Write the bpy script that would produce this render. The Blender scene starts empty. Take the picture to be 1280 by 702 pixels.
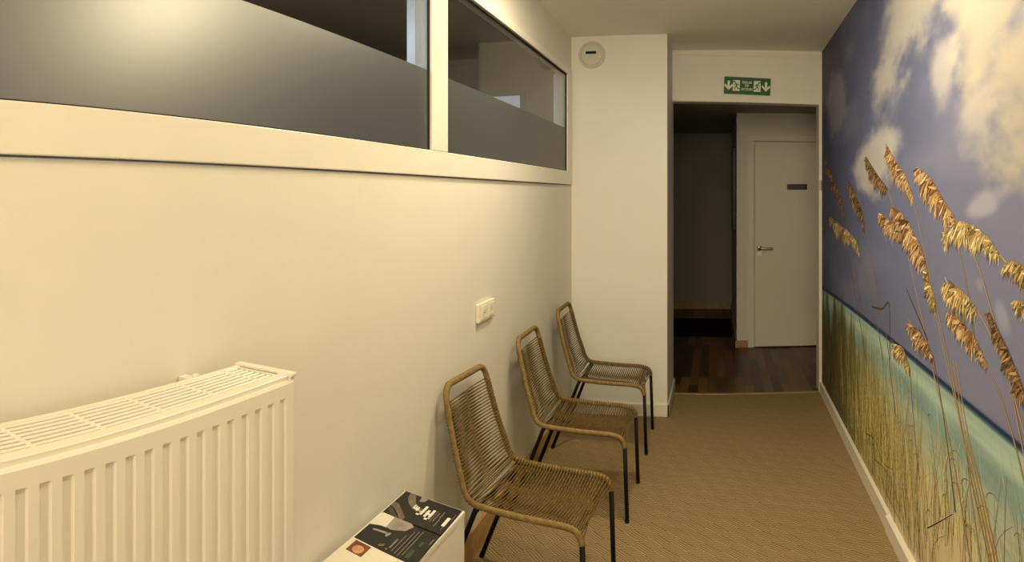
import bpy, bmesh, math, random
import numpy as np
from mathutils import Vector, Matrix

random.seed(7)
RNG = np.random.default_rng(11)
SC = bpy.context.scene
COL = bpy.context.collection
PI = math.pi

# ------------------------------------------------------------------ helpers
def lin(c):
    c = c / 255.0
    return c / 12.92 if c <= 0.04045 else ((c + 0.055) / 1.055) ** 2.4

def rgb(r, g, b):
    return (lin(r), lin(g), lin(b), 1.0)

def new_mat(name):
    m = bpy.data.materials.new(name)
    m.use_nodes = True
    nt = m.node_tree
    return m, nt, nt.nodes['Principled BSDF']

def paint(name, col, rough=0.6, spec=0.3, vary=0.04, scale=6.0, bump=0.0, bscale=60.0, metallic=0.0, coat=0.0):
    m, nt, p = new_mat(name)
    p.inputs['Roughness'].default_value = rough
    p.inputs['Specular IOR Level'].default_value = spec
    p.inputs['Metallic'].default_value = metallic
    p.inputs['Coat Weight'].default_value = coat
    tc = nt.nodes.new('ShaderNodeTexCoord')
    nz = nt.nodes.new('ShaderNodeTexNoise')
    nz.inputs['Scale'].default_value = scale
    nz.inputs['Detail'].default_value = 4
    nt.links.new(tc.outputs['Object'], nz.inputs['Vector'])
    cr = nt.nodes.new('ShaderNodeValToRGB')
    a = [max(0, c * (1 - vary)) for c in col[:3]]
    b = [min(1, c * (1 + vary)) for c in col[:3]]
    cr.color_ramp.elements[0].position = 0.3
    cr.color_ramp.elements[1].position = 0.7
    cr.color_ramp.elements[0].color = (*a, 1)
    cr.color_ramp.elements[1].color = (*b, 1)
    nt.links.new(nz.outputs['Fac'], cr.inputs['Fac'])
    nt.links.new(cr.outputs['Color'], p.inputs['Base Color'])
    if bump > 0:
        n2 = nt.nodes.new('ShaderNodeTexNoise')
        n2.inputs['Scale'].default_value = bscale
        n2.inputs['Detail'].default_value = 3
        nt.links.new(tc.outputs['Object'], n2.inputs['Vector'])
        bp = nt.nodes.new('ShaderNodeBump')
        bp.inputs['Strength'].default_value = bump
        bp.inputs['Distance'].default_value = 0.004
        nt.links.new(n2.outputs['Fac'], bp.inputs['Height'])
        nt.links.new(bp.outputs['Normal'], p.inputs['Normal'])
    return m

def mnode(nt, op, a, b=None, c=None):
    n = nt.nodes.new('ShaderNodeMath')
    n.operation = op
    for i, v in enumerate((a, b, c)):
        if v is None:
            continue
        if isinstance(v, (int, float)):
            n.inputs[i].default_value = v
        else:
            nt.links.new(v, n.inputs[i])
    return n.outputs[0]

def link(name, bm, mat, parent=None, smooth=False, recalc=True):
    if recalc:
        bmesh.ops.recalc_face_normals(bm, faces=bm.faces)
    me = bpy.data.meshes.new(name)
    bm.to_mesh(me)
    bm.free()
    if smooth:
        me.polygons.foreach_set('use_smooth', [True] * len(me.polygons))
    for mm in (mat if isinstance(mat, (list, tuple)) else [mat]):
        me.materials.append(mm)
    o = bpy.data.objects.new(name, me)
    COL.objects.link(o)
    if parent is not None:
        o.parent = parent
    return o

def add_box(bm, a, b, bevel=0.0, segs=2):
    x0, y0, z0 = a
    x1, y1, z1 = b
    vs = [bm.verts.new(p) for p in ((x0,y0,z0),(x1,y0,z0),(x1,y1,z0),(x0,y1,z0),(x0,y0,z1),(x1,y0,z1),(x1,y1,z1),(x0,y1,z1))]
    fs = [bm.faces.new([vs[i] for i in q]) for q in ((0,3,2,1),(4,5,6,7),(0,1,5,4),(1,2,6,5),(2,3,7,6),(3,0,4,7))]
    if bevel > 0:
        es = {e for f in fs for e in f.edges}
        bmesh.ops.bevel(bm, geom=list(es), offset=bevel, segments=segs, profile=0.5, affect='EDGES')

def boxes(name, lst, mat, parent=None, bevel=0.0):
    bm = bmesh.new()
    for a, b in lst:
        add_box(bm, a, b, bevel)
    return link(name, bm, mat, parent)

def add_prism(bm, pts, d):
    """closed polygon pts (3-D) extruded by vector d"""
    lo = [bm.verts.new(p) for p in pts]
    hi = [bm.verts.new(Vector(p) + Vector(d)) for p in pts]
    bm.faces.new(lo)
    bm.faces.new(list(reversed(hi)))
    n = len(pts)
    for i in range(n):
        bm.faces.new((lo[i], hi[i], hi[(i+1) % n], lo[(i+1) % n]))

def add_tube(bm, path, rad, sides=10, cap=True, radii=None):
    """tube along a polyline with parallel transported frame"""
    P = [Vector(p) for p in path]
    n = len(P)
    T = []
    for i in range(n):
        t = (P[min(i+1, n-1)] - P[max(i-1, 0)])
        T.append(t.normalized())
    ref = Vector((0, 0, 1)) if abs(T[0].z) < 0.9 else Vector((0, 1, 0))
    u = (ref - T[0] * ref.dot(T[0])).normalized()
    rings = []
    for i in range(n):
        u = (u - T[i] * u.dot(T[i])).normalized()
        v = T[i].cross(u)
        r = radii[i] if radii is not None else rad
        rings.append([bm.verts.new(P[i] + (u * math.cos(2*PI*k/sides) + v * math.sin(2*PI*k/sides)) * r) for k in range(sides)])
    for i in range(n-1):
        for k in range(sides):
            bm.faces.new((rings[i][k], rings[i][(k+1) % sides], rings[i+1][(k+1) % sides], rings[i+1][k]))
    if cap:
        bm.faces.new(list(reversed(rings[0])))
        bm.faces.new(rings[-1])

def add_disc(bm, c, axis, r, h, n=40, inner=None, bev=0.0):
    """lathe: a disc of radius r and height h along axis from c"""
    ax = Vector(axis).normalized()
    ref = Vector((0, 0, 1)) if abs(ax.z) < 0.9 else Vector((1, 0, 0))
    u = ax.cross(ref).normalized()
    v = ax.cross(u)
    prof = [(r, 0), (r, h - bev), (r - bev, h)] if bev else [(r, 0), (r, h)]
    if inner:
        prof = prof + [(inner, h), (inner, 0)]
    else:
        prof = [(0.0001, 0)] + prof + [(0.0001, h)]
    rings = [[bm.verts.new(Vector(c) + ax * q[1] + (u*math.cos(2*PI*k/n) + v*math.sin(2*PI*k/n)) * q[0]) for k in range(n)] for q in prof]
    m = len(rings)
    rng = range(m) if inner else range(m - 1)
    for i in rng:
        for k in range(n):
            bm.faces.new((rings[i][k], rings[i][(k+1) % n], rings[(i+1) % m][(k+1) % n], rings[(i+1) % m][k]))

def catmull(pts, step):
    P = [Vector(p) for p in pts]
    out = []
    ext = [P[0] * 2 - P[1]] + P + [P[-1] * 2 - P[-2]]
    for i in range(1, len(ext) - 2):
        p0, p1, p2, p3 = ext[i-1], ext[i], ext[i+1], ext[i+2]
        n = max(2, int((p2 - p1).length / step))
        for k in range(n):
            t = k / n
            out.append(0.5 * ((2*p1) + (p2-p0)*t + (2*p0-5*p1+4*p2-p3)*t*t + (3*p1-p0-3*p2+p3)*t*t*t))
    out.append(P[-1])
    return out

def resample(path, step):
    P = [Vector(p) for p in path]
    d = [0.0]
    for i in range(1, len(P)):
        d.append(d[-1] + (P[i] - P[i-1]).length)
    n = max(2, int(round(d[-1] / step)))
    out = []
    j = 0
    for k in range(n + 1):
        s = d[-1] * k / n
        while j < len(P) - 2 and d[j+1] < s:
            j += 1
        L = d[j+1] - d[j]
        out.append(P[j].lerp(P[j+1], 0 if L == 0 else (s - d[j]) / L))
    return out

def tag(o, label=None, cat=None, group=None, kind=None):
    if label: o['label'] = label
    if cat: o['category'] = cat
    if group: o['group'] = group
    if kind: o['kind'] = kind
    return o

def empty(name, loc, rz=0.0):
    o = bpy.data.objects.new(name, None)
    o.empty_display_size = 0.1
    COL.objects.link(o)
    o.location = loc
    o.rotation_euler = (0, 0, rz)
    return o

def struct(o):
    o['kind'] = 'structure'
    return o

# ------------------------------------------------------------------ key sizes (metres)
CEIL = 2.655
XL = -1.024            # left wall face
YP = 4.766             # pillar face
XP = -0.343            # pillar right side
YH = 5.31              # header face / end of carpet
YB = -2.6              # wall behind the camera
HALLC = 2.36
YD = 6.92              # wall with the white door
XD = 0.20
YE = 9.257             # end of the dim hall
def XR(y):             # right wall face (very slightly out of square)
    return 0.79 + 0.0133 * (y - 3.2)

# ------------------------------------------------------------------ materials
M = {}
M['wall'] = paint('wall_paint', (0.76, 0.73, 0.66), rough=0.55, spec=0.25, vary=0.02, scale=2.5, bump=0.12, bscale=45)
M['pillar'] = paint('pillar_paint', (0.80, 0.78, 0.74), rough=0.6, spec=0.2, vary=0.02, scale=2.5, bump=0.1, bscale=45)
M['ceiling'] = paint('ceiling_paint', (0.86, 0.84, 0.80), rough=0.8, spec=0.1, vary=0.02, scale=2.0, bump=0.1, bscale=80)
M['trim'] = paint('white_gloss_paint', (0.78, 0.75, 0.68), rough=0.35, spec=0.4, vary=0.02, scale=5)
M['gap'] = paint('dark_joint', (0.05, 0.045, 0.035), rough=0.9, spec=0.0)
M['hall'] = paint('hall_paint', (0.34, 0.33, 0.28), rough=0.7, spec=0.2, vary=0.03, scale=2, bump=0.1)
M['door'] = paint('door_paint', (0.86, 0.83, 0.75), rough=0.45, spec=0.35, vary=0.02, scale=3)
M['radiator'] = paint('radiator_enamel', (0.80, 0.76, 0.68), rough=0.32, spec=0.45, vary=0.01, scale=4)
M['radiator_dark'] = paint('radiator_inner_metal', (0.30, 0.27, 0.21), rough=0.7, spec=0.2)
M['black_metal'] = paint('black_powder_coat', (0.006, 0.0055, 0.005), rough=0.5, spec=0.2)
M['rubber'] = paint('black_rubber', (0.012, 0.011, 0.010), rough=0.8, spec=0.2)
M['steel'] = paint('brushed_steel', (0.42, 0.38, 0.30), rough=0.3, metallic=1.0)
M['plastic'] = paint('white_plastic', (0.80, 0.76, 0.64), rough=0.35, spec=0.4, vary=0.01)
M['socket_hole'] = paint('socket_shadow', (0.04, 0.035, 0.025), rough=0.7)
M['vent'] = paint('vent_plastic', (0.62, 0.61, 0.55), rough=0.4, spec=0.35, vary=0.01)
M['vent_slot'] = paint('vent_slot_dark', (0.012, 0.010, 0.008), rough=0.8)
M['sign_green'] = paint('sign_green', rgb(22, 88, 44), rough=0.45, spec=0.3, vary=0.05, scale=12)
M['sign_white'] = paint('sign_white', rgb(225, 232, 215), rough=0.5, spec=0.3, vary=0.01)
M['box'] = paint('white_laminate', (0.74, 0.72, 0.66), rough=0.4, spec=0.35, vary=0.01)
M['paper_black'] = paint('black_print', (0.014, 0.013, 0.012), rough=0.4, spec=0.3, vary=0.2, scale=20)
M['paper_cream'] = paint('cream_paper', (0.74, 0.70, 0.60), rough=0.6, spec=0.2, vary=0.02)
M['paper_grey'] = paint('photo_grey', (0.30, 0.27, 0.25), rough=0.5, spec=0.2, vary=0.25, scale=30)
M['paper_mid'] = paint('photo_brown', (0.16, 0.125, 0.09), rough=0.5, spec=0.2, vary=0.3, scale=30)
M['paper_dim'] = paint('photo_dim', (0.065, 0.055, 0.05), rough=0.5, spec=0.2, vary=0.25, scale=25)
M['paper_skin'] = paint('photo_skin', rgb(200, 150, 118), rough=0.5, spec=0.2, vary=0.2, scale=40)
M['paper_hair'] = paint('photo_hair', rgb(120, 72, 44), rough=0.5, spec=0.2, vary=0.3, scale=40)
M['print_white'] = paint('white_print', (0.80, 0.78, 0.72), rough=0.5, spec=0.2)
M['print_dim'] = paint('grey_print', (0.20, 0.19, 0.16), rough=0.5, spec=0.2)
M['print_green'] = paint('green_print', rgb(66, 78, 54), rough=0.5, spec=0.2)
M['plaque'] = paint('dark_plaque', rgb(46, 48, 58), rough=0.35, spec=0.4, vary=0.1)
M['plaque_red'] = paint('plaque_red', rgb(104, 52, 44), rough=0.4, spec=0.3)
M['plaque_line'] = paint('plaque_text', rgb(92, 98, 112), rough=0.4, spec=0.3)
M['oak'] = paint('stained_oak_skirting', (0.46, 0.28, 0.12), rough=0.5, spec=0.35, vary=0.15, scale=18)
M['mat'] = paint('black_mat', (0.010, 0.009, 0.010), rough=0.95, spec=0.1, bump=0.4, bscale=200)
M['dark_panel'] = paint('dark_panel', (0.012, 0.012, 0.012), rough=0.4, spec=0.3)
M['brass'] = paint('threshold_metal', (0.40, 0.30, 0.14), rough=0.4, metallic=0.6)
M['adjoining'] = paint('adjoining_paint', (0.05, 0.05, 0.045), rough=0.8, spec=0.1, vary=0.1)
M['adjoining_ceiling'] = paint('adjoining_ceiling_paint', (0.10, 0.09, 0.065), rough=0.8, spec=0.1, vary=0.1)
M['reveal'] = paint('reveal_paint', (0.72, 0.74, 0.80), rough=0.25, spec=0.5, vary=0.02)

# woven rope, slightly mottled
def rope(name, c0, c1):
    m, nt, p = new_mat(name)
    p.inputs['Roughness'].default_value = 0.62
    p.inputs['Specular IOR Level'].default_value = 0.25
    tc = nt.nodes.new('ShaderNodeTexCoord')
    nz = nt.nodes.new('ShaderNodeTexNoise')
    nz.inputs['Scale'].default_value = 55
    nz.inputs['Detail'].default_value = 3
    nt.links.new(tc.outputs['Object'], nz.inputs['Vector'])
    cr = nt.nodes.new('ShaderNodeValToRGB')
    cr.color_ramp.elements[0].position = 0.35
    cr.color_ramp.elements[1].position = 0.68
    cr.color_ramp.elements[0].color = c0
    cr.color_ramp.elements[1].color = c1
    nt.links.new(nz.outputs['Fac'], cr.inputs['Fac'])
    nt.links.new(cr.outputs['Color'], p.inputs['Base Color'])
    return m
M['rope'] = rope('woven_rope', (0.110, 0.068, 0.018, 1), (0.185, 0.118, 0.036, 1))
M['rope_wrap'] = rope('wrapped_rope', (0.200, 0.130, 0.048, 1), (0.280, 0.190, 0.075, 1))

# carpet: blocks of ribs turning left and right
def carpet():
    m, nt, p = new_mat('herringbone_carpet')
    p.inputs['Roughness'].default_value = 0.95
    p.inputs['Specular IOR Level'].default_value = 0.05
    tc = nt.nodes.new('ShaderNodeTexCoord')
    warp = nt.nodes.new('ShaderNodeTexNoise')
    warp.inputs['Scale'].default_value = 5
    nt.links.new(tc.outputs['Object'], warp.inputs['Vector'])
    wv = nt.nodes.new('ShaderNodeVectorMath'); wv.operation = 'MULTIPLY_ADD'
    nt.links.new(warp.outputs['Color'], wv.inputs[0])
    wv.inputs[1].default_value = (0.03, 0.03, 0)
    nt.links.new(tc.outputs['Object'], wv.inputs[2])
    sp = nt.nodes.new('ShaderNodeSeparateXYZ')
    nt.links.new(wv.outputs[0], sp.inputs[0])
    x, y = sp.outputs[0], sp.outputs[1]
    u = mnode(nt, 'MULTIPLY', mnode(nt, 'ADD', x, y), 0.7071)
    v = mnode(nt, 'MULTIPLY', mnode(nt, 'SUBTRACT', x, y), 0.7071)
    cb = mnode(nt, 'ADD', mnode(nt, 'FLOOR', mnode(nt, 'DIVIDE', u, 0.052)), mnode(nt, 'FLOOR', mnode(nt, 'DIVIDE', v, 0.104)))
    par = mnode(nt, 'FLOORED_MODULO', cb, 2.0)
    su = mnode(nt, 'SINE', mnode(nt, 'MULTIPLY', u, 2*PI/0.013))
    sv = mnode(nt, 'SINE', mnode(nt, 'MULTIPLY', y, 2*PI/0.013))
    st = mnode(nt, 'ADD', mnode(nt, 'MULTIPLY', su, par), mnode(nt, 'MULTIPLY', sv, mnode(nt, 'SUBTRACT', 1.0, par)))
    nz = nt.nodes.new('ShaderNodeTexNoise')
    nz.inputs['Scale'].default_value = 160
    nt.links.new(tc.outputs['Object'], nz.inputs['Vector'])
    h = mnode(nt, 'ADD', mnode(nt, 'MULTIPLY_ADD', st, 0.30, 0.5), mnode(nt, 'MULTIPLY', mnode(nt, 'SUBTRACT', nz.outputs['Fac'], 0.5), 0.5))
    cr = nt.nodes.new('ShaderNodeValToRGB')
    cr.color_ramp.elements[0].position = 0.15
    cr.color_ramp.elements[1].position = 0.85
    cr.color_ramp.elements[0].color = (0.160, 0.109, 0.052, 1)
    cr.color_ramp.elements[1].color = (0.415, 0.306, 0.165, 1)
    nt.links.new(h, cr.inputs['Fac'])
    nt.links.new(cr.outputs['Color'], p.inputs['Base Color'])
    bp = nt.nodes.new('ShaderNodeBump')
    bp.inputs['Strength'].default_value = 0.5
    bp.inputs['Distance'].default_value = 0.004
    nt.links.new(h, bp.inputs['Height'])
    nt.links.new(bp.outputs['Normal'], p.inputs['Normal'])
    return m
M['carpet'] = carpet()

def planks():
    m, nt, p = new_mat('dark_wood_planks')
    p.inputs['Roughness'].default_value = 0.39
    p.inputs['Specular IOR Level'].default_value = 0.35
    tc = nt.nodes.new('ShaderNodeTexCoord')
    mp = nt.nodes.new('ShaderNodeMapping')
    mp.inputs['Rotation'].default_value = (0, 0, PI/2)
    nt.links.new(tc.outputs['Object'], mp.inputs['Vector'])
    br = nt.nodes.new('ShaderNodeTexBrick')
    br.offset = 0.37
    br.inputs['Scale'].default_value = 1.0
    br.inputs['Brick Width'].default_value = 0.62
    br.inputs['Row Height'].default_value = 0.075
    br.inputs['Mortar Size'].default_value = 0.0012
    br.inputs['Bias'].default_value = -0.1
    br.inputs['Color1'].default_value = (0.050, 0.022, 0.008, 1)
    br.inputs['Color2'].default_value = (0.300, 0.140, 0.045, 1)
    br.inputs['Mortar'].default_value = (0.012, 0.006, 0.003, 1)
    nt.links.new(mp.outputs[0], br.inputs['Vector'])
    gm = nt.nodes.new('ShaderNodeMapping')
    gm.inputs['Scale'].default_value = (60, 3, 1)
    nt.links.new(tc.outputs['Object'], gm.inputs['Vector'])
    gr = nt.nodes.new('ShaderNodeTexNoise')
    gr.inputs['Scale'].default_value = 1.0
    gr.inputs['Detail'].default_value = 5
    nt.links.new(gm.outputs[0], gr.inputs['Vector'])
    mx = nt.nodes.new('ShaderNodeMix'); mx.data_type = 'RGBA'; mx.blend_type = 'MULTIPLY'
    mx.inputs['Factor'].default_value = 0.4
    nt.links.new(br.outputs['Color'], mx.inputs['A'])
    nt.links.new(gr.outputs['Color'], mx.inputs['B'])
    nt.links.new(mx.outputs['Result'], p.inputs['Base Color'])
    return m
M['planks'] = planks()

def glass():
    m, nt, p = new_mat('clear_window_glass')
    nt.nodes.remove(p)
    out = nt.nodes['Material Output']
    tr = nt.nodes.new('ShaderNodeBsdfTransparent')
    tr.inputs['Color'].default_value = (0.86, 0.88, 0.86, 1)
    gl = nt.nodes.new('ShaderNodeBsdfGlossy')
    gl.inputs['Roughness'].default_value = 0.01
    fr = nt.nodes.new('ShaderNodeFresnel')
    ge = nt.nodes.new('ShaderNodeNewGeometry')
    # same index seen from either side of the sheet
    nt.links.new(mnode(nt, 'MULTIPLY_ADD', ge.outputs['Backfacing'], 1/1.5 - 1.5, 1.5), fr.inputs['IOR'])
    mx = nt.nodes.new('ShaderNodeMixShader')
    nt.links.new(fr.outputs[0], mx.inputs[0])
    nt.links.new(tr.outputs[0], mx.inputs[1])
    nt.links.new(gl.outputs[0], mx.inputs[2])
    nt.links.new(mx.outputs[0], out.inputs['Surface'])
    return m
M['glass'] = glass()

def film():
    m, nt, p = new_mat('frosted_window_film')
    out = nt.nodes['Material Output']
    p.inputs['Base Color'].default_value = (0.046, 0.054, 0.060, 1)
    p.inputs['Roughness'].default_value = 0.39
    p.inputs['Specular IOR Level'].default_value = 1.0
    p.inputs['IOR'].default_value = 1.95
    tl = nt.nodes.new('ShaderNodeBsdfTranslucent')
    tl.inputs['Color'].default_value = (0.7, 0.74, 0.78, 1)
    mx = nt.nodes.new('ShaderNodeMixShader')
    mx.inputs[0].default_value = 0.25
    nt.links.new(p.outputs[0], mx.inputs[1])
    nt.links.new(tl.outputs[0], mx.inputs[2])
    nt.links.new(mx.outputs[0], out.inputs['Surface'])
    return m
M['film'] = film()

# ------------------------------------------------------------------ room shell
struct(boxes('floor', [((-1.15, YB, -0.06), (1.05, YH, 0.0))], M['carpet']))
struct(boxes('floor_hall', [((-2.3, YH, -0.065), (2.0, YE + 0.1, -0.004))], M['planks']))
struct(boxes('ceiling', [((-1.15, YB, CEIL), (1.05, YH + 0.14, CEIL + 0.08))], M['ceiling']))
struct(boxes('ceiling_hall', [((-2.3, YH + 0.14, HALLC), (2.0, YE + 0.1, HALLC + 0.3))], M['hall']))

# left wall with the opening for the strip window
WZ0, WZ1 = 1.605, 2.41      # opening (outer edge of the frame)
WY0, WY1 = -0.62, 4.735
TH = 0.11
struct(boxes('wall_left', [((XL - TH, YB, 0), (XL, YP + 0.3, WZ0)),
                           ((XL - TH, YB, WZ1), (XL, YP + 0.3, CEIL)),
                           ((XL - TH, YB, WZ0), (XL, WY0, WZ1)),
                           ((XL - TH, WY1, WZ0), (XL, YP + 0.3, WZ1))], M['wall']))
# right wall: slightly out of square
bm = bmesh.new()
add_prism(bm, [(XR(YB), YB, 0), (XR(YH + 0.14), YH + 0.14, 0), (1.1, YH + 0.14, 0), (1.1, YB, 0)], (0, 0, CEIL))
struct(link('wall_right', bm, M['wall']))
struct(boxes('wall_back', [((-1.15, YB - 0.1, 0), (1.1, YB, CEIL))], M['wall']))
# pillar / boxed-out chase beside the opening
struct(boxes('wall_pillar', [((XL, YP, 0), (XP, YH + 0.14, CEIL))], M['pillar'], bevel=0.004))

# header over the opening: the soffit sags a little to the right as in the photograph
bm = bmesh.new()
x0, x1 = XP, XR(YH)
add_prism(bm, [(x0, YH, 2.262), (x1, YH, 2.240), (x1, YH, CEIL), (x0, YH, CEIL)], (0, 0.14, 0))
struct(link('wall_header', bm, M['pillar']))
# raised flat border around the header panel
bm = bmesh.new()
add_prism(bm, [(x0, YH - 0.008, 2.618), (x1, YH - 0.008, 2.592), (x1, YH - 0.008, 2.628), (x0, YH - 0.008, CEIL)], (0, 0.008, 0))
add_prism(bm, [(x0, YH - 0.008, 2.28), (x0 + 0.024, YH - 0.008, 2.28), (x0 + 0.024, YH - 0.008, 2.618), (x0, YH - 0.008, 2.618)], (0, 0.008, 0))
struct(link('trim_1', bm, M['trim']))
# white jamb strip on the mural side of the opening
xj = XR(YH)
jamb = struct(boxes('trim_2', [((xj - 0.024, YH - 0.006, 0), (xj, YH + 0.14, 2.241))], M['trim'], bevel=0.002))
hb = bmesh.new()
add_box(hb, (xj - 0.026, YH - 0.011, 1.572), (xj - 0.002, YH - 0.006, 1.650), 0.0015)
add_tube(hb, [(xj - 0.014, YH - 0.013, 1.572), (xj - 0.014, YH - 0.013, 1.650)], 0.006)
link('hinge_plate', hb, M['steel'], jamb)
# threshold strip
struct(boxes('trim_3', [((XP, YH - 0.012, 0.0), (xj, YH + 0.022, 0.006))], M['brass'], bevel=0.002))

# skirtings
bm = bmesh.new()
def sk(y): return XR(y)
for (ya, yb, h, t) in ((YB, 3.05, 0.075, 0.026), (3.05, YH - 0.006, 0.082, 0.020)):
    add_prism(bm, [(sk(ya), ya, 0), (sk(yb), yb, 0), (sk(yb) - t, yb, 0), (sk(ya) - t, ya, 0)], (0, 0, h))
struct(link('baseboard_right', bm, M['trim']))
struct(boxes('baseboard_left', [((XL, YB, 0), (XL + 0.013, YP, 0.115))], M['oak'], bevel=0.002))
struct(boxes('baseboard_pillar', [((XL + 0.013, YP - 0.013, 0), (XP + 0.013, YP, 0.085)),
                                  ((XP, YP - 0.013, 0), (XP + 0.013, YH + 0.14, 0.085))], M['trim'], bevel=0.002))

# strip window (one frame, two lights)
win = empty('window_1', (XL, 2.0, 1.6)); struct(win)
def W(p): return (p[0] - XL, p[1] - 2.0, p[2] - 1.6)
def wboxes(name, lst, mat, bevel=0.0):
    return boxes(name, [(W(a), W(b)) for a, b in lst], mat, win, bevel)
GZ0, GZ1, FZ = 1.702, 2.366, 1.995
MY0, MY1, RY = 2.302, 2.454, 4.600
XF = XL + 0.014
wboxes('window_frame', [((XL - 0.055, WY0, WZ0 + 0.004), (XF, WY1, GZ0)),
                        ((XL - 0.055, WY0, GZ1), (XF, WY1, WZ1)),
                        ((XL - 0.055, MY0, GZ0), (XF, MY1, GZ1)),
                        ((XL - 0.055, RY, GZ0), (XF, WY1, GZ1)),
                        ((XL - 0.055, WY0, GZ0), (XF, WY0 + 0.11, GZ1))], M['trim'], bevel=0.003)
for ya, yb in ((WY0 + 0.11, MY0), (MY1, RY)):
    # thin dark glazing gasket round each light
    g = 0.006
    wboxes('window_gasket', [((XL - 0.006, ya, GZ1 - g), (XL + 0.004, yb, GZ1)), ((XL - 0.006, ya, GZ0), (XL + 0.004, yb, GZ0 + g * 0.6)),
                             ((XL - 0.006, yb - g * 0.6, GZ0), (XL + 0.004, yb, GZ1))], M['gap'])
    wboxes('window_pane', [((XL - 0.010, ya, GZ0), (XL - 0.004, yb, GZ1))], M['glass'])
    wboxes('window_film', [((XL - 0.0035, ya + 0.003, GZ0 + 0.003), (XL - 0.0025, yb - 0.003, FZ))], M['film'])
    # pale reveal on the far side of the wall
    wboxes('window_reveal', [((XL - 0.088, yb - 0.002, GZ0), (XL - 0.054, yb + 0.02, GZ1))], M['reveal'])

# unlit adjoining room behind the window
XA = -3.4
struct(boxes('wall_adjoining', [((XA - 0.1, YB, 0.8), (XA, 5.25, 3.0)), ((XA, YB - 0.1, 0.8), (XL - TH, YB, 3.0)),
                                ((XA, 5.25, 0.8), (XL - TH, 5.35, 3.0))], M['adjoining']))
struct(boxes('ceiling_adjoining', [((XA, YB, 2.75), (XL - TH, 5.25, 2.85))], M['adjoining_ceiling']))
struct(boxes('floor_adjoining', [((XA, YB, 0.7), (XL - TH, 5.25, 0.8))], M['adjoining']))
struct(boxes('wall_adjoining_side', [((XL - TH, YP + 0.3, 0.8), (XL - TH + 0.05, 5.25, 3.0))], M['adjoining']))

# small daylit window high on the far wall of the adjoining room
m, nt, p = new_mat('daylit_pane')
p.inputs['Base Color'].default_value = (0.3, 0.32, 0.36, 1)
p.inputs['Emission Color'].default_value = (0.62, 0.70, 0.86, 1)
p.inputs['Emission Strength'].default_value = 0.55
w2 = empty('window_2', (-1.655, 5.25, 2.16)); struct(w2)
boxes('window_frame', [((-0.16, -0.03, -0.22), (0.16, -0.001, -0.18)), ((-0.16, -0.03, 0.165), (0.16, -0.001, 0.205)),
                       ((-0.16, -0.03, -0.18), (-0.118, -0.001, 0.165)), ((0.118, -0.03, -0.18), (0.16, -0.001, 0.165))], M['adjoining'], w2, 0.003)
boxes('window_pane', [((-0.118, -0.012, -0.18), (0.118, -0.004, 0.165))], m, w2)

# ------------------------------------------------------------------ dim hall beyond the opening
struct(boxes('wall_door', [((XD, YD, 0), (0.372, YD + 0.12, HALLC)), ((1.125, YD, 0), (2.0, YD + 0.12, HALLC)),
                           ((0.372, YD, 2.082), (1.125, YD + 0.12, HALLC)),
                           ((XD, YD + 0.12, 0), (XD + 0.1, YE, HALLC))], M['pillar']))
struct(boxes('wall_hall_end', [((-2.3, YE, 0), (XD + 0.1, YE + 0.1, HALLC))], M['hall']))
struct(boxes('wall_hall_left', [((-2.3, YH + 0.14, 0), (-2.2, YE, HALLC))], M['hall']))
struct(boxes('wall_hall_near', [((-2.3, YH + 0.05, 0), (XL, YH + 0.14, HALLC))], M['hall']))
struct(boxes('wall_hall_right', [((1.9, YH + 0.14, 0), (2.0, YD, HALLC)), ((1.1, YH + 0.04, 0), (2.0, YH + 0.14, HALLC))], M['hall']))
struct(boxes('baseboard_hall', [((-2.2, YE - 0.014, 0), (XD, YE, 0.078)),
                                ((XD - 0.013, YD - 0.013, 0), (0.312, YD, 0.074)),
                                ((XD - 0.013, YD, 0), (XD, YE - 0.014, 0.074))], M['oak'], bevel=0.002))
# door set
door = empty('door_1', (0.379, YD, 0)); struct(door)
def Dp(p): return (p[0] - 0.379, p[1] - YD, p[2])
def dboxes(name, lst, mat, parent=door, bevel=0.0):
    return boxes(name, [(Dp(a), Dp(b)) for a, b in lst], mat, parent, bevel)
leaf = dboxes('door_leaf', [((0.3815, YD + 0.004, 0.008), (1.116, YD + 0.044, 2.072))], M['door'], bevel=0.002)
dboxes('door_frame', [((0.314, YD - 0.012, 0), (0.3765, YD + 0.05, 2.078)), ((0.314, YD - 0.012, 2.0765), (1.185, YD + 0.05, 2.142)),
                      ((1.121, YD - 0.012, 0), (1.185, YD + 0.05, 2.078))], M['door'], bevel=0.003)
dboxes('door_stop', [((0.376, YD + 0.046, 0), (1.122, YD + 0.06, 2.078))], M['gap'])
bm = bmesh.new()
add_disc(bm, Dp((0.432, YD + 0.004, 1.0)), (0, -1, 0), 0.026, 0.008, bev=0.002)
add_tube(bm, [Dp(p) for p in ((0.432, YD, 1.0), (0.432, YD - 0.042, 1.0))], 0.010)
hp = catmull([Dp(p) for p in ((0.430, YD - 0.042, 1.003), (0.452, YD - 0.047, 1.0), (0.50, YD - 0.048, 0.997), (0.562, YD - 0.046, 0.999))], 0.01)
add_tube(bm, hp, 0.0105)
link('door_handle', bm, M['steel'], leaf, smooth=True)
bm = bmesh.new()
add_disc(bm, Dp((0.428, YD + 0.004, 0.943)), (0, -1, 0), 0.025, 0.008, bev=0.002)
add_box(bm, Dp((0.4265, YD - 0.006, 0.930)), Dp((0.4295, YD - 0.004, 0.946)))
link('door_lock', bm, M['steel'], leaf)
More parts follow.
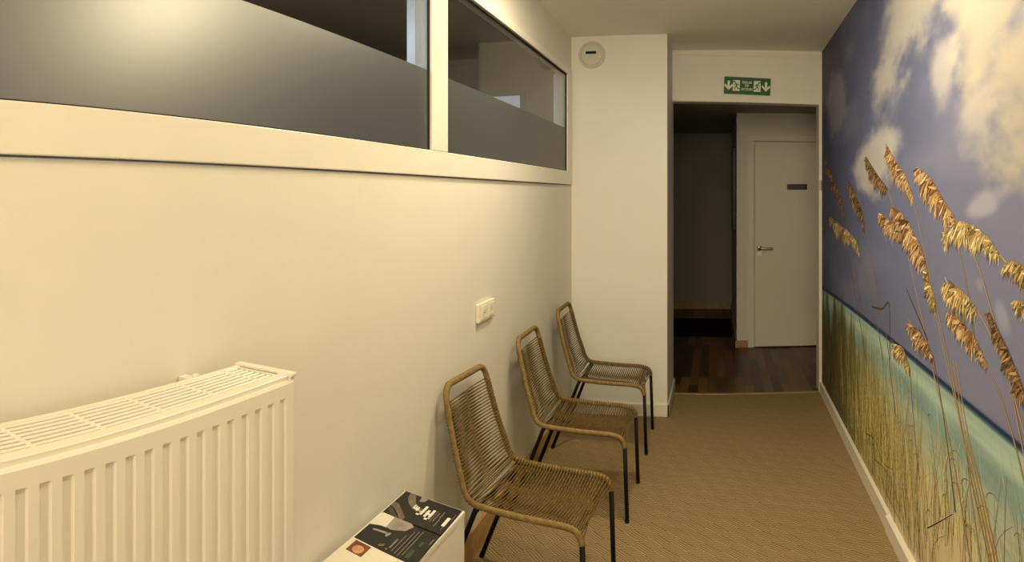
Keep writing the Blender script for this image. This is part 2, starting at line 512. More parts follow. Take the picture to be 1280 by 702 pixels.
# name plate on the door
pl = empty('door_plaque', (0.812, YD + 0.004, 1.617))
tag(pl, 'small dark rectangular name plate high on the white door', 'sign')
boxes('plate', [((-0.102, -0.006, -0.028), (0.102, 0.0, 0.028))], M['plaque'], pl, 0.002)
boxes('red_emblem', [((-0.094, -0.0072, -0.020), (-0.046, -0.006, 0.020))], M['plaque_red'], pl)
boxes('lettering', [((-0.030 + 0.022 * i, -0.0072, -0.006), (-0.014 + 0.022 * i, -0.006, 0.006)) for i in range(5)], M['plaque_line'], pl)

# dark hanging panel on the return wall and black mat in the hall
pn = empty('wall_hanging', (XD, 7.55, 1.60))
tag(pn, 'tall dark framed panel hanging on the side wall left of the white door', 'wall panel')
boxes('panel_frame', [((-0.032, -0.34, 0.40), (-0.001, 0.34, 0.43)), ((-0.032, -0.34, -0.43), (-0.001, 0.34, -0.40)),
                      ((-0.032, -0.34, -0.40), (-0.001, -0.31, 0.40)), ((-0.032, 0.31, -0.40), (-0.001, 0.34, 0.40))], M['dark_panel'], pn, 0.003)
boxes('panel_board', [((-0.022, -0.31, -0.40), (-0.002, 0.31, 0.40))], M['dark_panel'], pn)
mt = boxes('floor_mat', [((-0.60, 7.48, -0.004), (0.17, 8.53, 0.006))], M['mat'], bevel=0.003)
tag(mt, 'flat black mat on the dark wooden floor of the dim hall', 'mat')

# ------------------------------------------------------------------ mural (one printed sheet on the right wall)
def vnoise(u, v, seed):
    r = np.random.default_rng(seed).random((256, 256))
    iu, iv = np.floor(u).astype(int), np.floor(v).astype(int)
    fu, fv = u - iu, v - iv
    fu, fv = fu*fu*(3-2*fu), fv*fv*(3-2*fv)
    g = lambda a, b: r[a % 256, b % 256]
    return (g(iu,iv)*(1-fu)+g(iu+1,iv)*fu)*(1-fv) + (g(iu,iv+1)*(1-fu)+g(iu+1,iv+1)*fu)*fv

def fbm(u, v, seed, oct=5):
    s, a, t = 0, 1.0, 0
    for k in range(oct):
        s = s + a * vnoise(u * 2**k, v * 2**k, seed + k); t += a; a *= 0.55
    return s / t

def smooth(a, b, x):
    t = np.clip((x - a) / (b - a), 0, 1)
    return t*t*(3-2*t)

def build_mural():
    Y0, Y1, Z0, Z1 = 0.5, YH - 0.008, 0.05, CEIL - 0.002
    ny, nz = 430, 300
    ys = np.linspace(Y0, Y1, ny); zs = np.linspace(Z0, Z1, nz)
    Yg, Zg = np.meshgrid(ys, zs)
    def mixc(c, col, a):
        return c * (1 - a[..., None]) + np.array(col, float) * a[..., None]
    # sky
    t = smooth(0.9, 2.6, Zg)
    c = np.array([116, 122, 152.])*(1-t)[..., None] + np.array([90, 96, 130.])*t[..., None]
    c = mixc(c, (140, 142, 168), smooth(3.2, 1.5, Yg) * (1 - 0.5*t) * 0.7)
    c = mixc(c, (72, 76, 102), smooth(3.0, 5.2, Yg) * 0.75)  # darker far sky: mostly light fall-off along the wall put into the print
    n = fbm(Yg*0.9 + 3, Zg*2.2, 3)
    c = c * (0.92 + 0.16 * n)[..., None]
    c = mixc(c, (160, 160, 182), smooth(0.50, 0.75, fbm(Yg*0.7, Zg*1.8+9, 21)) * 0.35)
    # clouds: (Y, Z, radius Y, radius Z, tilt, strength)
    n1 = fbm(Yg*2.2, Zg*5.0, 31); n2 = fbm(Yg*5.5, Zg*12, 44)
    wob = (n1 - 0.5) * 1.3 + (n2 - 0.5) * 0.42
    for (cy, cz, ry, rz, tilt, s, col) in (
        (2.86, 2.28, 0.50, 0.27, -0.05, 0.86, (188, 183, 176)), (3.16, 2.10, 0.46, 0.22, 0.0, 0.86, (188, 183, 176)), (2.58, 2.30, 0.30, 0.20, -0.05, 0.8, (182, 178, 172)), (3.05, 2.22, 0.42, 0.26, 0.0, 0.6, (182, 178, 172)),
        (1.86, 2.02, 0.38, 0.26, -0.04, 0.97, (184, 177, 164)), (1.62, 1.86, 0.42, 0.25, 0.0, 0.97, (188, 180, 164)), (2.28, 1.97, 0.20, 0.17, 0.0, 0.7, (205, 198, 190)),
        (1.25, 1.90, 0.50, 0.34, 0.0, 0.95, (184, 177, 164)), (1.95, 1.79, 0.26, 0.13, 0.0, 0.72, (200, 192, 180)), (2.06, 2.22, 0.2, 0.12, 0, 0.8, (186, 180, 168)),
        (3.42, 1.68, 0.55, 0.165, -0.05, 0.95, (196, 192, 186)), (1.92, 1.50, 0.16, 0.045, -0.15, 0.55, (200, 198, 200)), (1.75, 1.205, 0.06, 0.05, 0.4, 0.42, (190, 190, 200)),
        (1.92, 1.27, 0.05, 0.03, 0.0, 0.3, (190, 190, 200)), (4.6, 2.16, 0.45, 0.24, 0.0, 0.55, (170, 168, 170)), (4.0, 2.0, 0.4, 0.16, 0.0, 0.3, (150, 150, 160)), (4.1, 2.42, 0.3, 0.12, 0.0, 0.25, (180, 178, 184))):
        dy = (Yg - cy) / ry; dz = (Zg - cz - tilt * (Yg - cy)) / rz
        d = np.sqrt(dy*dy + dz*dz) + wob * 1.1
        c = mixc(c, col, smooth(1.18, 0.42, d) * s)
    # sea
    hz = 0.892 - 0.0035 * np.maximum(Yg - 2.2, 0)**2.2 * 1.6
    sea = smooth(0.004, -0.004, Zg - hz)
    dep = np.clip((hz - Zg) / 0.6, 0, 1)
    sc = np.array([164, 194, 182.])*(1-dep)[..., None] + np.array([210, 210, 180.])*dep[..., None]
    sc = mixc(sc, (196, 222, 200), smooth(0.02, 0.0, np.abs(hz - Zg - 0.075 - 0.01*n1) - 0.012) * 0.45)
    sc = mixc(sc, (122, 160, 160), smooth(0.05, 0.0, np.abs(hz - Zg - 0.165 - 0.05*(n1-0.5)) - 0.02) * 0.55)
    sc = sc * (0.90 + 0.2 * fbm(Yg*3, Zg*30, 55))[..., None]
    sc = mixc(sc, (28, 54, 92), smooth(0.030, 0.018, hz - Zg))
    c = c * (1 - sea)[..., None] + sc * sea[..., None]
    # sand and pale dune at the foot
    sand = smooth(0.50, 0.30, Zg + (n1 - 0.5) * 0.25 - 0.06 - 0.04 * np.clip(2.9 - Yg, -1.0, 1))
    c = mixc(c, (246, 228, 190), sand * 0.92 * smooth(1.3, 2.2, Yg))
    # distance grass: olive wash over the lower part, deeper further along
    g = fbm(Yg*9, Zg*1.6, 71); g2 = fbm(Yg*30, Zg*4, 77)
    top = 0.50 + 0.26 * smooth(2.6, 4.6, Yg) + (g - 0.5) * 0.55 + (g2 - 0.5) * 0.25
    wash = smooth(0.12, -0.12, Zg - top) * (0.10 + 0.82 * smooth(2.7, 4.2, Yg))
    gc = np.array([182, 174, 100.])*(1-g2)[..., None] + np.array([104, 100, 48.])*g2[..., None]
    gc = gc * (1 - 0.45 * smooth(3.4, 4.9, Yg))[..., None]
    c = c*(1-wash)[..., None] + gc*wash[..., None]
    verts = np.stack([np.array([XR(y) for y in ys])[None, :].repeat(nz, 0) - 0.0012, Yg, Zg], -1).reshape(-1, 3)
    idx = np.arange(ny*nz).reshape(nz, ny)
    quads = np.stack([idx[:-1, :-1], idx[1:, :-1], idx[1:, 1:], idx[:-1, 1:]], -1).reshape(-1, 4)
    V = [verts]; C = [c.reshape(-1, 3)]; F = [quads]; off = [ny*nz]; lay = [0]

    def strip(pts, w0, w1, col, col2=None):
        """flat printed stroke along (Y,Z) points"""
        n = len(pts); lay[0] += 1
        d = 0.0014 + lay[0] * 4e-7
        P = np.array(pts, float); T = np.gradient(P, axis=0)
        T /= np.linalg.norm(T, axis=1)[:, None] + 1e-9
        N = np.stack([-T[:, 1], T[:, 0]], -1)
        w = np.linspace(w0, w1, n)[:, None] * 0.5
        A, B = P + N*w, P - N*w
        both = np.concatenate([A, B])
        vv = np.stack([0.79 + 0.0133*(both[:, 0]-3.2) - d, both[:, 0], both[:, 1]], -1)
        k = off[0]; i = np.arange(n-1)
        F.append(np.stack([k+i, k+i+1, k+n+i+1, k+n+i], -1))
        cc = np.linspace(0, 1, n)[:, None]
        cols = np.array(col, float)*(1-cc) + np.array(col2 if col2 is not None else col, float)*cc
        V.append(vv); C.append(np.concatenate([cols, cols])); off[0] += 2*n

    def spline(pts, step=0.03):
        return [(p.x, p.y) for p in catmull([(a, b, 0) for a, b in pts], step)]

    def leaf(y, z, dy, dz, w, col, col2):
        lay[0] += 1
        d = 0.0014 + lay[0]*4e-7
        T = np.array([dy, dz]); L = np.linalg.norm(T); N = np.array([-T[1], T[0]]) / L
        p = [np.array([y, z]) + T*t + N*w*s for t, s in ((0, 0.1), (0.35, 0.5), (0.75, 0.38), (1, 0.0), (0.75, -0.38), (0.35, -0.5), (0, -0.1))]
        k = off[0]
        vv = np.array([[0.79 + 0.0133*(q[0]-3.2) - d, q[0], q[1]] for q in p])
        F.append(np.array([[k, k+1, k+5, k+6], [k+1, k+2, k+4, k+5], [k+2, k+3, k+3, k+4]]))
        t = np.array([0, .35, .75, 1, .75, .35, 0])[:, None]
        V.append(vv); C.append(np.array(col, float)*(1-t)+np.array(col2, float)*t); off[0] += 7

    rr = random.Random(5)
    # grass blades, thick on the dune to the far side, thin towards the water
    tones = [(190, 176, 108), (168, 156, 88), (140, 130, 66), (108, 96, 48), (206, 192, 130), (158, 128, 74), (92, 74, 42), (178, 176, 118)]
    for i in range(1250):
        q = rr.random()
        if q < 0.60: y = rr.gauss(3.15, 0.50)
        elif q < 0.85: y = rr.uniform(2.2, 5.2)
        else: y = rr.uniform(0.8, 2.6)
        if not 0.7 < y < 5.2: continue
        z = rr.uniform(0.06, 0.42) if y < 3.6 else rr.uniform(0.06, 0.30)
        h = rr.uniform(0.14, 0.50) * (1.0 if 2.5 < y < 4.5 else 0.75)
        if y < 2.3 and z < 0.30: z += 0.25
        lean = rr.gauss(0.06, 0.13)
        curl = rr.gauss(0, 0.06)
        pts = [(y + lean*t*h*1.4 + curl*t*t, z + h*t - 0.10*abs(curl)*t*t) for t in (0, .25, .5, .75, 1)]
        pts = [(a, b) for a, b in pts]
        if max(p[0] for p in pts) > YH - 0.02: continue
        k = rr.choice(tones)
        f = rr.uniform(0.9, 1.5) * (1 - 0.35*max(0, min(1, (y-3.5)/1.5)))
        k = tuple(v*f for v in k)
        strip(pts, rr.uniform(0.0035, 0.0065) * (1.4 if y > 3.2 else 0.85), 0.0012, k, tuple(v*1.15 for v in k))
    # arching dry leaves and a few dark twigs
    for i in range(22):
        y = rr.uniform(1.5, 2.9); z = rr.uniform(0.30, 0.72); r = rr.uniform(0.04, 0.10)
        pts = [(y + r*math.cos(a)*0.9, z + r*0.55*math.sin(a)) for a in np.linspace(0.15, 2.6, 8)]
        strip(pts, 0.004, 0.001, (128, 116, 72), (150, 144, 96))
    for tw in ([(3.40, 0.20), (3.2, 0.235), (3.05, 0.235), (2.86, 0.175), (2.76, 0.145)], [(2.98, 0.30), (2.95, 0.21), (2.93, 0.15)],
               [(3.5, 0.33), (3.3, 0.20), (3.12, 0.14), (2.85, 0.13)], [(2.85, 0.34), (2.78, 0.20), (2.66, 0.09)], [(2.46, 0.29), (2.33, 0.37), (2.17, 0.47)], [(3.6, 0.26), (3.4, 0.30), (3.2, 0.26), (3.0, 0.30)]):
        strip(spline(tw), 0.005, 0.0025, (58, 46, 26))
    # stems
    stems = [[(2.67,1.534),(2.46,1.279),(2.27,1.046),(2.13,.862),(1.99,.654),(1.84,.473)], [(3.1,1.562),(2.85,1.378),(2.63,1.167),(2.41,.916),(2.22,.726),(2.1,.558),(2.0,.393)],
             [(2.45,1.235),(2.34,1.089),(2.22,.945),(2.06,.753),(1.99,.604),(1.91,.438)], [(2.15,1.463),(1.94,1.329),(1.84,1.223),(1.74,1.105),(1.67,.991),(1.61,.884),(1.5,.70)],
             [(1.77,1.372),(1.6,1.307),(1.4,1.18),(1.25,.95)], [(1.94,1.188),(1.83,1.132),(1.72,1.064),(1.63,.959),(1.5,.8)], [(1.86,1.044),(1.77,.987),(1.68,.901),(1.61,.811),(1.5,.65)],
             [(1.62,1.05),(1.6,1.011),(1.5,.85)], [(3.64,1.358),(3.36,1.11),(3.14,.893),(3.04,.711),(2.95,.556)], [(4.27,1.378),(4.02,1.077),(3.78,.835),(3.6,.65)],
             [(3.78,1.217),(3.46,1.016),(3.31,.88),(3.2,.746)], [(4.1,1.312),(3.85,1.051),(3.71,.87)], [(2.39,.949),(2.31,.839),(2.22,.671),(2.14,.489)],
             [(2.71,.828),(2.66,.646),(2.57,.425)], [(3.46,.963),(3.22,.989),(3.07,1.031),(3.06,.78)], [(2.77,1.148),(2.57,1.05),(2.46,.994)], [(2.14,1.42),(2.0,1.2),(1.95,1.05)]]
    for i, s in enumerate(stems):
        k = (96, 76, 46) if i in (14, 15) else ((150, 128, 84) if i % 3 else (132, 100, 58))
        p = spline(s)
        strip(p, 0.008, 0.013 if i < 8 else 0.012, k, tuple(v*0.92 for v in k))
        if i < 8:
            strip([(a+0.004, b+0.003) for a, b in p], 0.0025, 0.004, (206, 186, 140))
    for dx in (0.0, 0.035, -0.03):
        p = spline([(2.16+dx,.98),(2.05+dx,.784),(1.94+dx,.673),(1.80+dx,.497),(1.70+dx,.34)])
        strip(p, 0.007, 0.014, (158, 120, 62), (150, 92, 44))
        strip([(a+0.004, b+0.004) for a, b in p], 0.003, 0.005, (214, 190, 120), (190, 150, 90))
    # drooping seed heads
    heads = [([(3.14,1.777),(2.92,1.674),(2.77,1.61),(2.67,1.534)],1.0,0), ([(3.6,1.741),(3.33,1.639),(3.1,1.562)],0.9,1), ([(4.13,1.628),(3.9,1.531),(3.71,1.443),(3.64,1.358)],0.95,1),
             ([(5.17,1.834),(4.69,1.64),(4.39,1.504),(4.27,1.378)],1.0,1), ([(4.87,1.373),(4.3,1.326),(3.9,1.276),(3.78,1.217)],1.0,2), ([(3.01,1.486),(2.81,1.448),(2.63,1.374),(2.51,1.304),(2.45,1.235)],1.25,0),
             ([(3.27,1.45),(3.03,1.413),(2.85,1.368)],0.9,0), ([(2.6,1.647),(2.41,1.593),(2.27,1.52),(2.15,1.463)],0.85,0), ([(2.25,1.385),(2.17,1.43),(2.08,1.450),(1.95,1.437),(1.84,1.408),(1.77,1.372)],0.75,2),
             ([(1.73,1.342),(1.67,1.359),(1.6,1.348),(1.5,1.30)],0.5,2), ([(2.26,1.232),(2.1,1.23),(2.0,1.21),(1.94,1.188)],0.75,2), ([(2.22,1.139),(2.06,1.125),(1.95,1.095),(1.86,1.044)],0.62,0),
             ([(1.84,1.198),(1.78,1.163),(1.7,1.113),(1.62,1.05),(1.55,.98)],0.55,1), ([(2.72,1.006),(2.57,1.003),(2.46,.979),(2.39,.949)],0.7,0), ([(2.45,1.222),(2.39,1.183),(2.36,1.144)],0.7,2),
             ([(2.98,.87),(2.81,.881),(2.71,.828)],0.7,2), ([(1.66,1.255),(1.58,1.262),(1.5,1.25)],0.4,2)]
    pal = [[(202,164,112),(150,110,64),(226,198,150),(104,72,42)], [(140,106,68),(100,74,44),(180,146,100),(70,50,30)], [(206,180,118),(158,130,74),(230,210,158),(116,92,50)]]
    for s, size, pk in heads:
        if s[0][0] > 3.0: size *= 0.82
        p = spline(s, 0.012)
        strip(p, 0.006, 0.008, pal[pk][1])
        n = len(p)
        for i, (y, z) in enumerate(p):
            t = i / n
            # clumps: spikelets are longer in the middle of each bunch
            cl = 0.55 + 0.45 * abs(math.sin(PI * t * 4.3 + y * 3))
            amp = (0.5 + 0.9 * math.sin(PI * min(1, 0.12 + t*0.88)))
            for k in range(9):
                if cl < 0.68 and rr.random() < 0.75: continue
                L = size * 0.080 * (0.6 + 0.55*(cl - 0.55)/0.45) * amp * rr.uniform(0.55, 1.2)
                a = rr.gauss(-0.95, 0.42)
                far = 1.15 if y > 2.4 else 0.9
                dy, dz = L*math.cos(a)*far*1.1, L*math.sin(a)*1.05
                k1 = rr.choice(pal[pk]); fz = rr.uniform(0.8, 1.1)
                leaf(y + rr.uniform(-.008, .008), z + rr.uniform(-.006, .006), dy, dz, L*rr.uniform(0.08, 0.16), tuple(v*fz for v in k1), tuple(min(255, v*fz*1.12) for v in k1))
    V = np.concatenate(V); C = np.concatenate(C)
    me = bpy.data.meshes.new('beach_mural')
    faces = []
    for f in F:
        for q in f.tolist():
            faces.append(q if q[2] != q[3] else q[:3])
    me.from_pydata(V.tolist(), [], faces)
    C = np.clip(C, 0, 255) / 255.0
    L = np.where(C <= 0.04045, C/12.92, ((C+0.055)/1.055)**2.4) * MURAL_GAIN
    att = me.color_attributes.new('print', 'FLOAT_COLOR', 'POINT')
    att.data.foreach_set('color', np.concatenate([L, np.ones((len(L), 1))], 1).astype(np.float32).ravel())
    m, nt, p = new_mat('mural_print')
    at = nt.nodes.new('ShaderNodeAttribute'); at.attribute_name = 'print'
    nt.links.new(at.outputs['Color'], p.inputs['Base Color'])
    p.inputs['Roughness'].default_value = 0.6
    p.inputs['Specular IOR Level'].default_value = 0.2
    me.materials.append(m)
    o = bpy.data.objects.new('beach_mural', me)
    COL.objects.link(o)
    return tag(o, 'printed beach mural with sea oats, turquoise sea and cloudy sky covering the right wall', 'mural')
MURAL_GAIN = np.array([0.90, 0.92, 1.04])
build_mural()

# ------------------------------------------------------------------ radiator
RZ0, RZ1 = 0.26, 1.162
RYa, RYb = -0.22, 1.18
RX0, RX1 = -0.985, -0.835
rad = empty('radiator', (-0.91, 0.5, 0.0))
tag(rad, 'white ribbed panel radiator with a top grille on the left wall', 'radiator')
ox, oy = -0.91, 0.5
def R(p): return (p[0]-ox, p[1]-oy, p[2])
# front panel with vertical pressed channels
pitch = 0.0414
ch0 = 1.145
ys = []
y = RYb
cols = []
k = 0
edge = [RYb, RYb - 0.006]
prof = [(RYb, 0.0)]
c = ch0
while c > RYa + 0.03:
    for dyy, d in ((0.0110, 0), (0.0088, 1), (-0.0088, 1), (-0.0110, 0)):
        prof.append((c + dyy, d))
    c -= pitch
prof.append((RYa, 0.0))
rows = [(RZ0, 0), (RZ0 + 0.045, 0), (RZ0 + 0.052, 0.5), (RZ0 + 0.062, 1), (0.7, 1), (RZ1 - 0.052, 1), (RZ1 - 0.047, 0.6), (RZ1 - 0.043, 0), (RZ1 - 0.016, 0)]
bm = bmesh.new()
grid = [[bm.verts.new(R((RX1 - 0.0060 * d * e, yy, z))) for (yy, d) in prof] for z, e in rows]
top = [bm.verts.new(R((RX1 - 0.003, yy, RZ1 - 0.011))) for yy, d in prof]
top2 = [bm.verts.new(R((RX1 - 0.020, yy, RZ1 - 0.009))) for yy, d in prof]
grid += [top, top2]
for i in range(len(grid)-1):
    for j in range(len(prof)-1):
        bm.faces.new((grid[i][j], grid[i+1][j], grid[i+1][j+1], grid[i][j+1]))
# close the sheet with a flat back so that it is a solid panel
bk = [[bm.verts.new(R((RX1 - 0.021, yy, z))) for yy in (RYb, RYa)] for z in (RZ0, RZ1 - 0.009)]
bm.faces.new((bk[0][0], bk[1][0], bk[1][1], bk[0][1]))
bm.faces.new([g[0] for g in grid] + [bk[1][0], bk[0][0]])
bm.faces.new([g[-1] for g in grid] + [bk[1][1], bk[0][1]])
bm.faces.new(grid[0] + [bk[0][1], bk[0][0]])
link('front_panel', bm, M['radiator'], rad)
boxes('back_panel', [(R((RX0, RYa + 0.01, RZ0)), R((RX0 + 0.02, RYb - 0.02, RZ1 - 0.03)))], M['radiator'], rad, 0.003)
# folded convector fins between the panels
bm = bmesh.new()
yy = RYa + 0.02
fp_pts = []
i = 0
while yy < RYb - 0.03:
    fp_pts.append(((RX0 + 0.03) if i % 2 else (RX1 - 0.03), yy)); i += 1; yy += 0.012
lo = [bm.verts.new(R((a, b, RZ0 + 0.03))) for a, b in fp_pts]
hi = [bm.verts.new(R((a, b, RZ1 - 0.06))) for a, b in fp_pts]
for i in range(len(lo)-1):
    bm.faces.new((lo[i], lo[i+1], hi[i+1], hi[i]))
link('convector_fins', bm, M['radiator_dark'], rad)
# top grille: long bars and cross ribs in a frame
gz0, gz1 = RZ1 - 0.006, RZ1
gl = [((RX0 + 0.002, RYa + 0.012, RZ1 - 0.02), (RX0 + 0.014, RYb - 0.004, gz1)),
      ((RX1 - 0.032, RYa + 0.012, RZ1 - 0.018), (RX1 - 0.007, RYb - 0.004, gz1 - 0.0005))]
nb = 7
xa, xb = RX0 + 0.014, RX1 - 0.032
for k in range(nb):
    xm = xa + (xb - xa) * (k + 0.5) / nb
    gl.append(((xm - 0.0036, RYa + 0.012, gz0), (xm + 0.0036, RYb - 0.030, gz1)))
yy = 1.107
while yy > RYa + 0.04:
    gl.append(((RX0 + 0.012, yy - 0.004, gz0), (RX1 - 0.030, yy + 0.004, gz1 + 0.0006)))
    yy -= 0.1355
gl.append(((xa, RYb - 0.026, gz0), (xb, RYb - 0.018, gz1)))
bm = bmesh.new()
for a, b in gl:
    add_box(bm, R(a), R(b), 0.0012, 1)
link('top_grille', bm, M['radiator'], rad)
for (ya, yb) in ((RYb - 0.006, RYb + 0.008), (RYa, RYa + 0.012)):
    bm = bmesh.new()
    add_box(bm, R((RX0, ya, RZ0 + 0.01)), R((RX1 - 0.002, yb, RZ1)), 0.002)
    add_box(bm, R((RX0 - 0.002, ya - 0.003, RZ1 - 0.004)), R((RX1 + 0.003, yb + 0.003, RZ1 + 0.0045)), 0.0025)
    link('side_cover', bm, M['radiator'], rad)
for yb in (1.04, 0.0):
    boxes('wall_bracket', [(R((XL + 0.002, yb - 0.012, RZ1 - 0.30)), R((RX0 + 0.004, yb + 0.012, RZ1 - 0.004))),
                           (R((RX0 - 0.004, yb - 0.007, RZ1 - 0.010)), R((RX0 + 0.006, yb + 0.007, RZ1 + 0.005)))], M['radiator'], rad, 0.002)
for yb in (1.0, 0.0):
    bm = bmesh.new()
    add_tube(bm, [R((RX0 + 0.06, yb, 0.0)), R((RX0 + 0.06, yb, RZ0 + 0.03))], 0.009)
    link('supply_pipe', bm, M['radiator'], rad, smooth=True)

# ------------------------------------------------------------------ rope chairs
CX = -0.69
RT = 0.0118
prof_pts = [(-0.431, 0.352), (-0.436, 0.374), (-0.452, 0.396), (-0.487, 0.408), (-0.54, 0.412), (-0.68, 0.418), (-0.80, 0.427), (-0.842, 0.437), (-0.868, 0.466), (-0.889, 0.53), (-0.918, 0.62), (-0.957, 0.774)]
HW = 0.242                                     # half the width between rail centres
def hwid(z):
    return HW - 0.038 * max(0, (z - 0.43) / 0.35)
rail = resample(catmull([(x - CX, 0, z) for x, z in prof_pts], 0.004), 0.0031)

def make_chair():
    root = empty('rope_chair', (CX, 0, 0))
    # one bent tube from front left leg top over the back to the front right leg top
    left = [Vector((p.x, -hwid(p.z), p.z)) for p in rail]
    arc = []
    zt, xt = 0.826, -0.969 - CX
    x0, z0 = rail[-1].x, rail[-1].z
    h0 = hwid(z0)
    rc = 0.058
    for k in range(1, 13):
        a = PI/2 * k / 12
        zz = z0 + (zt - z0) * math.sin(a)
        xx = x0 + (xt - x0) * (zz - z0) / (zt - z0)
        arc.append(Vector((xx, -(h0 - rc * (1 - math.cos(a))), zz)))
    mir = lambda v: Vector((v.x, -v.y, v.z))
    path = left + arc + [mir(v) for v in reversed(arc)] + [mir(v) for v in reversed(left)]
    path = resample(path, 0.0029)
    radii = [RT + (0.0013 if i % 2 else -0.0009) for i in range(len(path))]
    bm = bmesh.new()
    add_tube(bm, path, RT, sides=10, radii=radii)
    link('wrapped_frame', bm, M['rope_wrap'], root, smooth=True)
    # cords: every other cord runs from the top of one rail to the underside of the other
    def cords(name, s0, s1, sag):
        bm = bmesh.new()
        n = len(rail)
        i = s0
        step = 2                               # about 5 mm along the rail
        k = 0
        while i < s1:
            p = rail[i]
            t = (rail[min(i+1, n-1)] - rail[max(i-1, 0)]).normalized()
            nn = Vector((-t.z, 0, t.x))
            if nn.z < 0 or (abs(nn.z) < 0.5 and nn.x < 0): nn = -nn
            w = hwid(p.z)
            sg = 1 if k % 2 else -1
            u = (i - s0) / max(1, (s1 - s0))
            sg_amt = sag * (0.35 + 0.65 * math.sin(PI * (0.08 + 0.84 * u)))
            pts = []
            m = 9
            for j in range(m):
                f = j / (m - 1)
                y = -w + 2*w*f
                off = (RT + 0.0012) * sg * (1 - 2*f)
                off -= sg_amt * (1 - (2*f - 1)**2)
                pts.append(Vector((p.x, y, p.z)) + nn * off)
            add_tube(bm, pts, 0.0027, sides=6, cap=False)
            k += 1
            i += step
        return link(name, bm, M['rope'], root, smooth=True)
    d = [0]
    for i in range(1, len(rail)):
        d.append(d[-1] + (rail[i]-rail[i-1]).length)
    ib = min(range(len(rail)), key=lambda i: (rail[i].x - (-0.838 - CX))**2 + (rail[i].z - 0.436)**2)
    cords('seat_cords', 6, ib - 1, 0.020)
    cords('backrest_cords', ib + 2, len(rail) - 2, 0.020)
    # black metal legs and rear cross bar
    for s in (-1, 1):
        bm = bmesh.new()
        add_tube(bm, [(-0.431 - CX, s*HW, 0.358), (-0.420 - CX, s*HW, 0.010)], 0.0098, sides=14)
        l = link('leg', bm, M['black_metal'], root, smooth=True)
        bm = bmesh.new(); add_tube(bm, [(-0.4202 - CX, s*HW, 0.014), (-0.4198 - CX, s*HW, 0.0)], 0.0108, sides=14)
        link('foot_cap', bm, M['rubber'], l)
        bm = bmesh.new()
        add_tube(bm, [(-0.822 - CX, s*(HW - 0.012), 0.423), (-0.838 - CX, s*(HW - 0.012), 0.385), (-0.988 - CX, s*(HW - 0.012), 0.010)], 0.0098, sides=14)
        l = link('leg', bm, M['black_metal'], root, smooth=True)
        bm = bmesh.new(); add_tube(bm, [(-0.9865 - CX, s*(HW - 0.012), 0.014), (-0.992 - CX, s*(HW - 0.012), 0.0)], 0.0108, sides=14)
        link('foot_cap', bm, M['rubber'], l)
    bm = bmesh.new()
    add_tube(bm, [(-0.832 - CX, -(HW - 0.012), 0.398), (-0.832 - CX, HW - 0.012, 0.398)], 0.008, sides=12)
    add_tube(bm, [(-0.826 - CX, -(HW - 0.012), 0.412), (-0.826 - CX, HW - 0.012, 0.412)], 0.006, sides=12)
    link('crossbar', bm, M['black_metal'], root, smooth=True)
    return root

def copy_tree(o, parent=None):
    c = o.copy()
    COL.objects.link(c)
    if parent is not None:
        c.parent = parent
    for ch in list(o.children):
        copy_tree(ch, c)
    return c

chair = make_chair()
spots = [((CX - 0.006, 2.525, 0), -4.0, 'rope chair nearest the white box of leaflets, its seat largest in view'),
         ((CX, 3.425, 0), 0.0, 'middle rope chair of the three along the wall, under the wall socket'),
         ((CX - 0.0, 4.275, 0), 0.5, 'rope chair farthest away, standing against the white pillar by the opening')]
kids = list(chair.children)
for i, (loc, rz, lab) in enumerate(spots):
    o = chair if i == 0 else copy_tree(chair)
    o.location = loc
    o.rotation_euler = (0, 0, math.radians(rz))
    if i == 0: o.scale = (1.0, 0.92, 1.0)
    tag(o, lab, 'chair', 'rope chairs along the left wall')

# ------------------------------------------------------------------ white box with leaflets
BZ = 0.55
bxr = empty('white_box', (-0.89, 1.75, 0))
tag(bxr, 'white box stand against the left wall beside the nearest rope chair, leaflets on top', 'stand')
def Bx(p): return (p[0] + 0.89, p[1] - 1.75, p[2])
bm = bmesh.new()
add_prism(bm, [Bx(p) for p in ((-1.006, 1.45, 0.03), (-0.790, 1.45, 0.03), (-0.772, 2.008, 0.03), (-1.006, 2.068, 0.03))], (0, 0, BZ - 0.03 - 0.018))
link('body', bm, M['box'], bxr)
bm = bmesh.new()
add_prism(bm, [Bx(p) for p in ((-1.008, 1.446, BZ - 0.018), (-0.788, 1.446, BZ - 0.018), (-0.770, 2.010, BZ - 0.018), (-1.008, 2.071, BZ - 0.018))], (0, 0, 0.018))
bmesh.ops.bevel(bm, geom=bm.edges[:], offset=0.0015, segments=1, affect='EDGES')
link('top_board', bm, M['box'], bxr)
bm = bmesh.new()
add_prism(bm, [Bx(p) for p in ((-0.99, 1.47, 0.0), (-0.81, 1.47, 0.0), (-0.79, 1.985, 0.0), (-0.99, 2.04, 0.0))], (0, 0, 0.031))
link('plinth', bm, M['gap'], bxr)

# leaflet: local frame u to the right (away from the wall), v along the wall
def leaflet(name, o, eu, ev, z, mat, lab, group):
    """o: near-left corner, eu/ev edge vectors on the box top"""
    r = empty(name, (o[0], o[1], z))
    tag(r, lab, 'leaflet', group)
    def q(u, v, h=0.0): return (eu[0]*u + ev[0]*v, eu[1]*u + ev[1]*v, h)
    bm = bmesh.new()
    add_prism(bm, [q(0, 0), q(1, 0), q(1, 1), q(0, 1)], (0, 0, 0.0022))
    link('sheet', bm, mat, r)
    def shape(nm, polys, m, h=0.0024, lift=0.0002):
        bm = bmesh.new()
        for pts in polys:
            add_prism(bm, [q(u, v, 0.0021) for u, v in pts], (0, 0, lift + h - 0.0021))
        return link(nm, bm, m, r)
    return r, shape
def bar(u0, v0, u1, v1):
    return [(u0, v0), (u1, v0), (u1, v1), (u0, v1)]

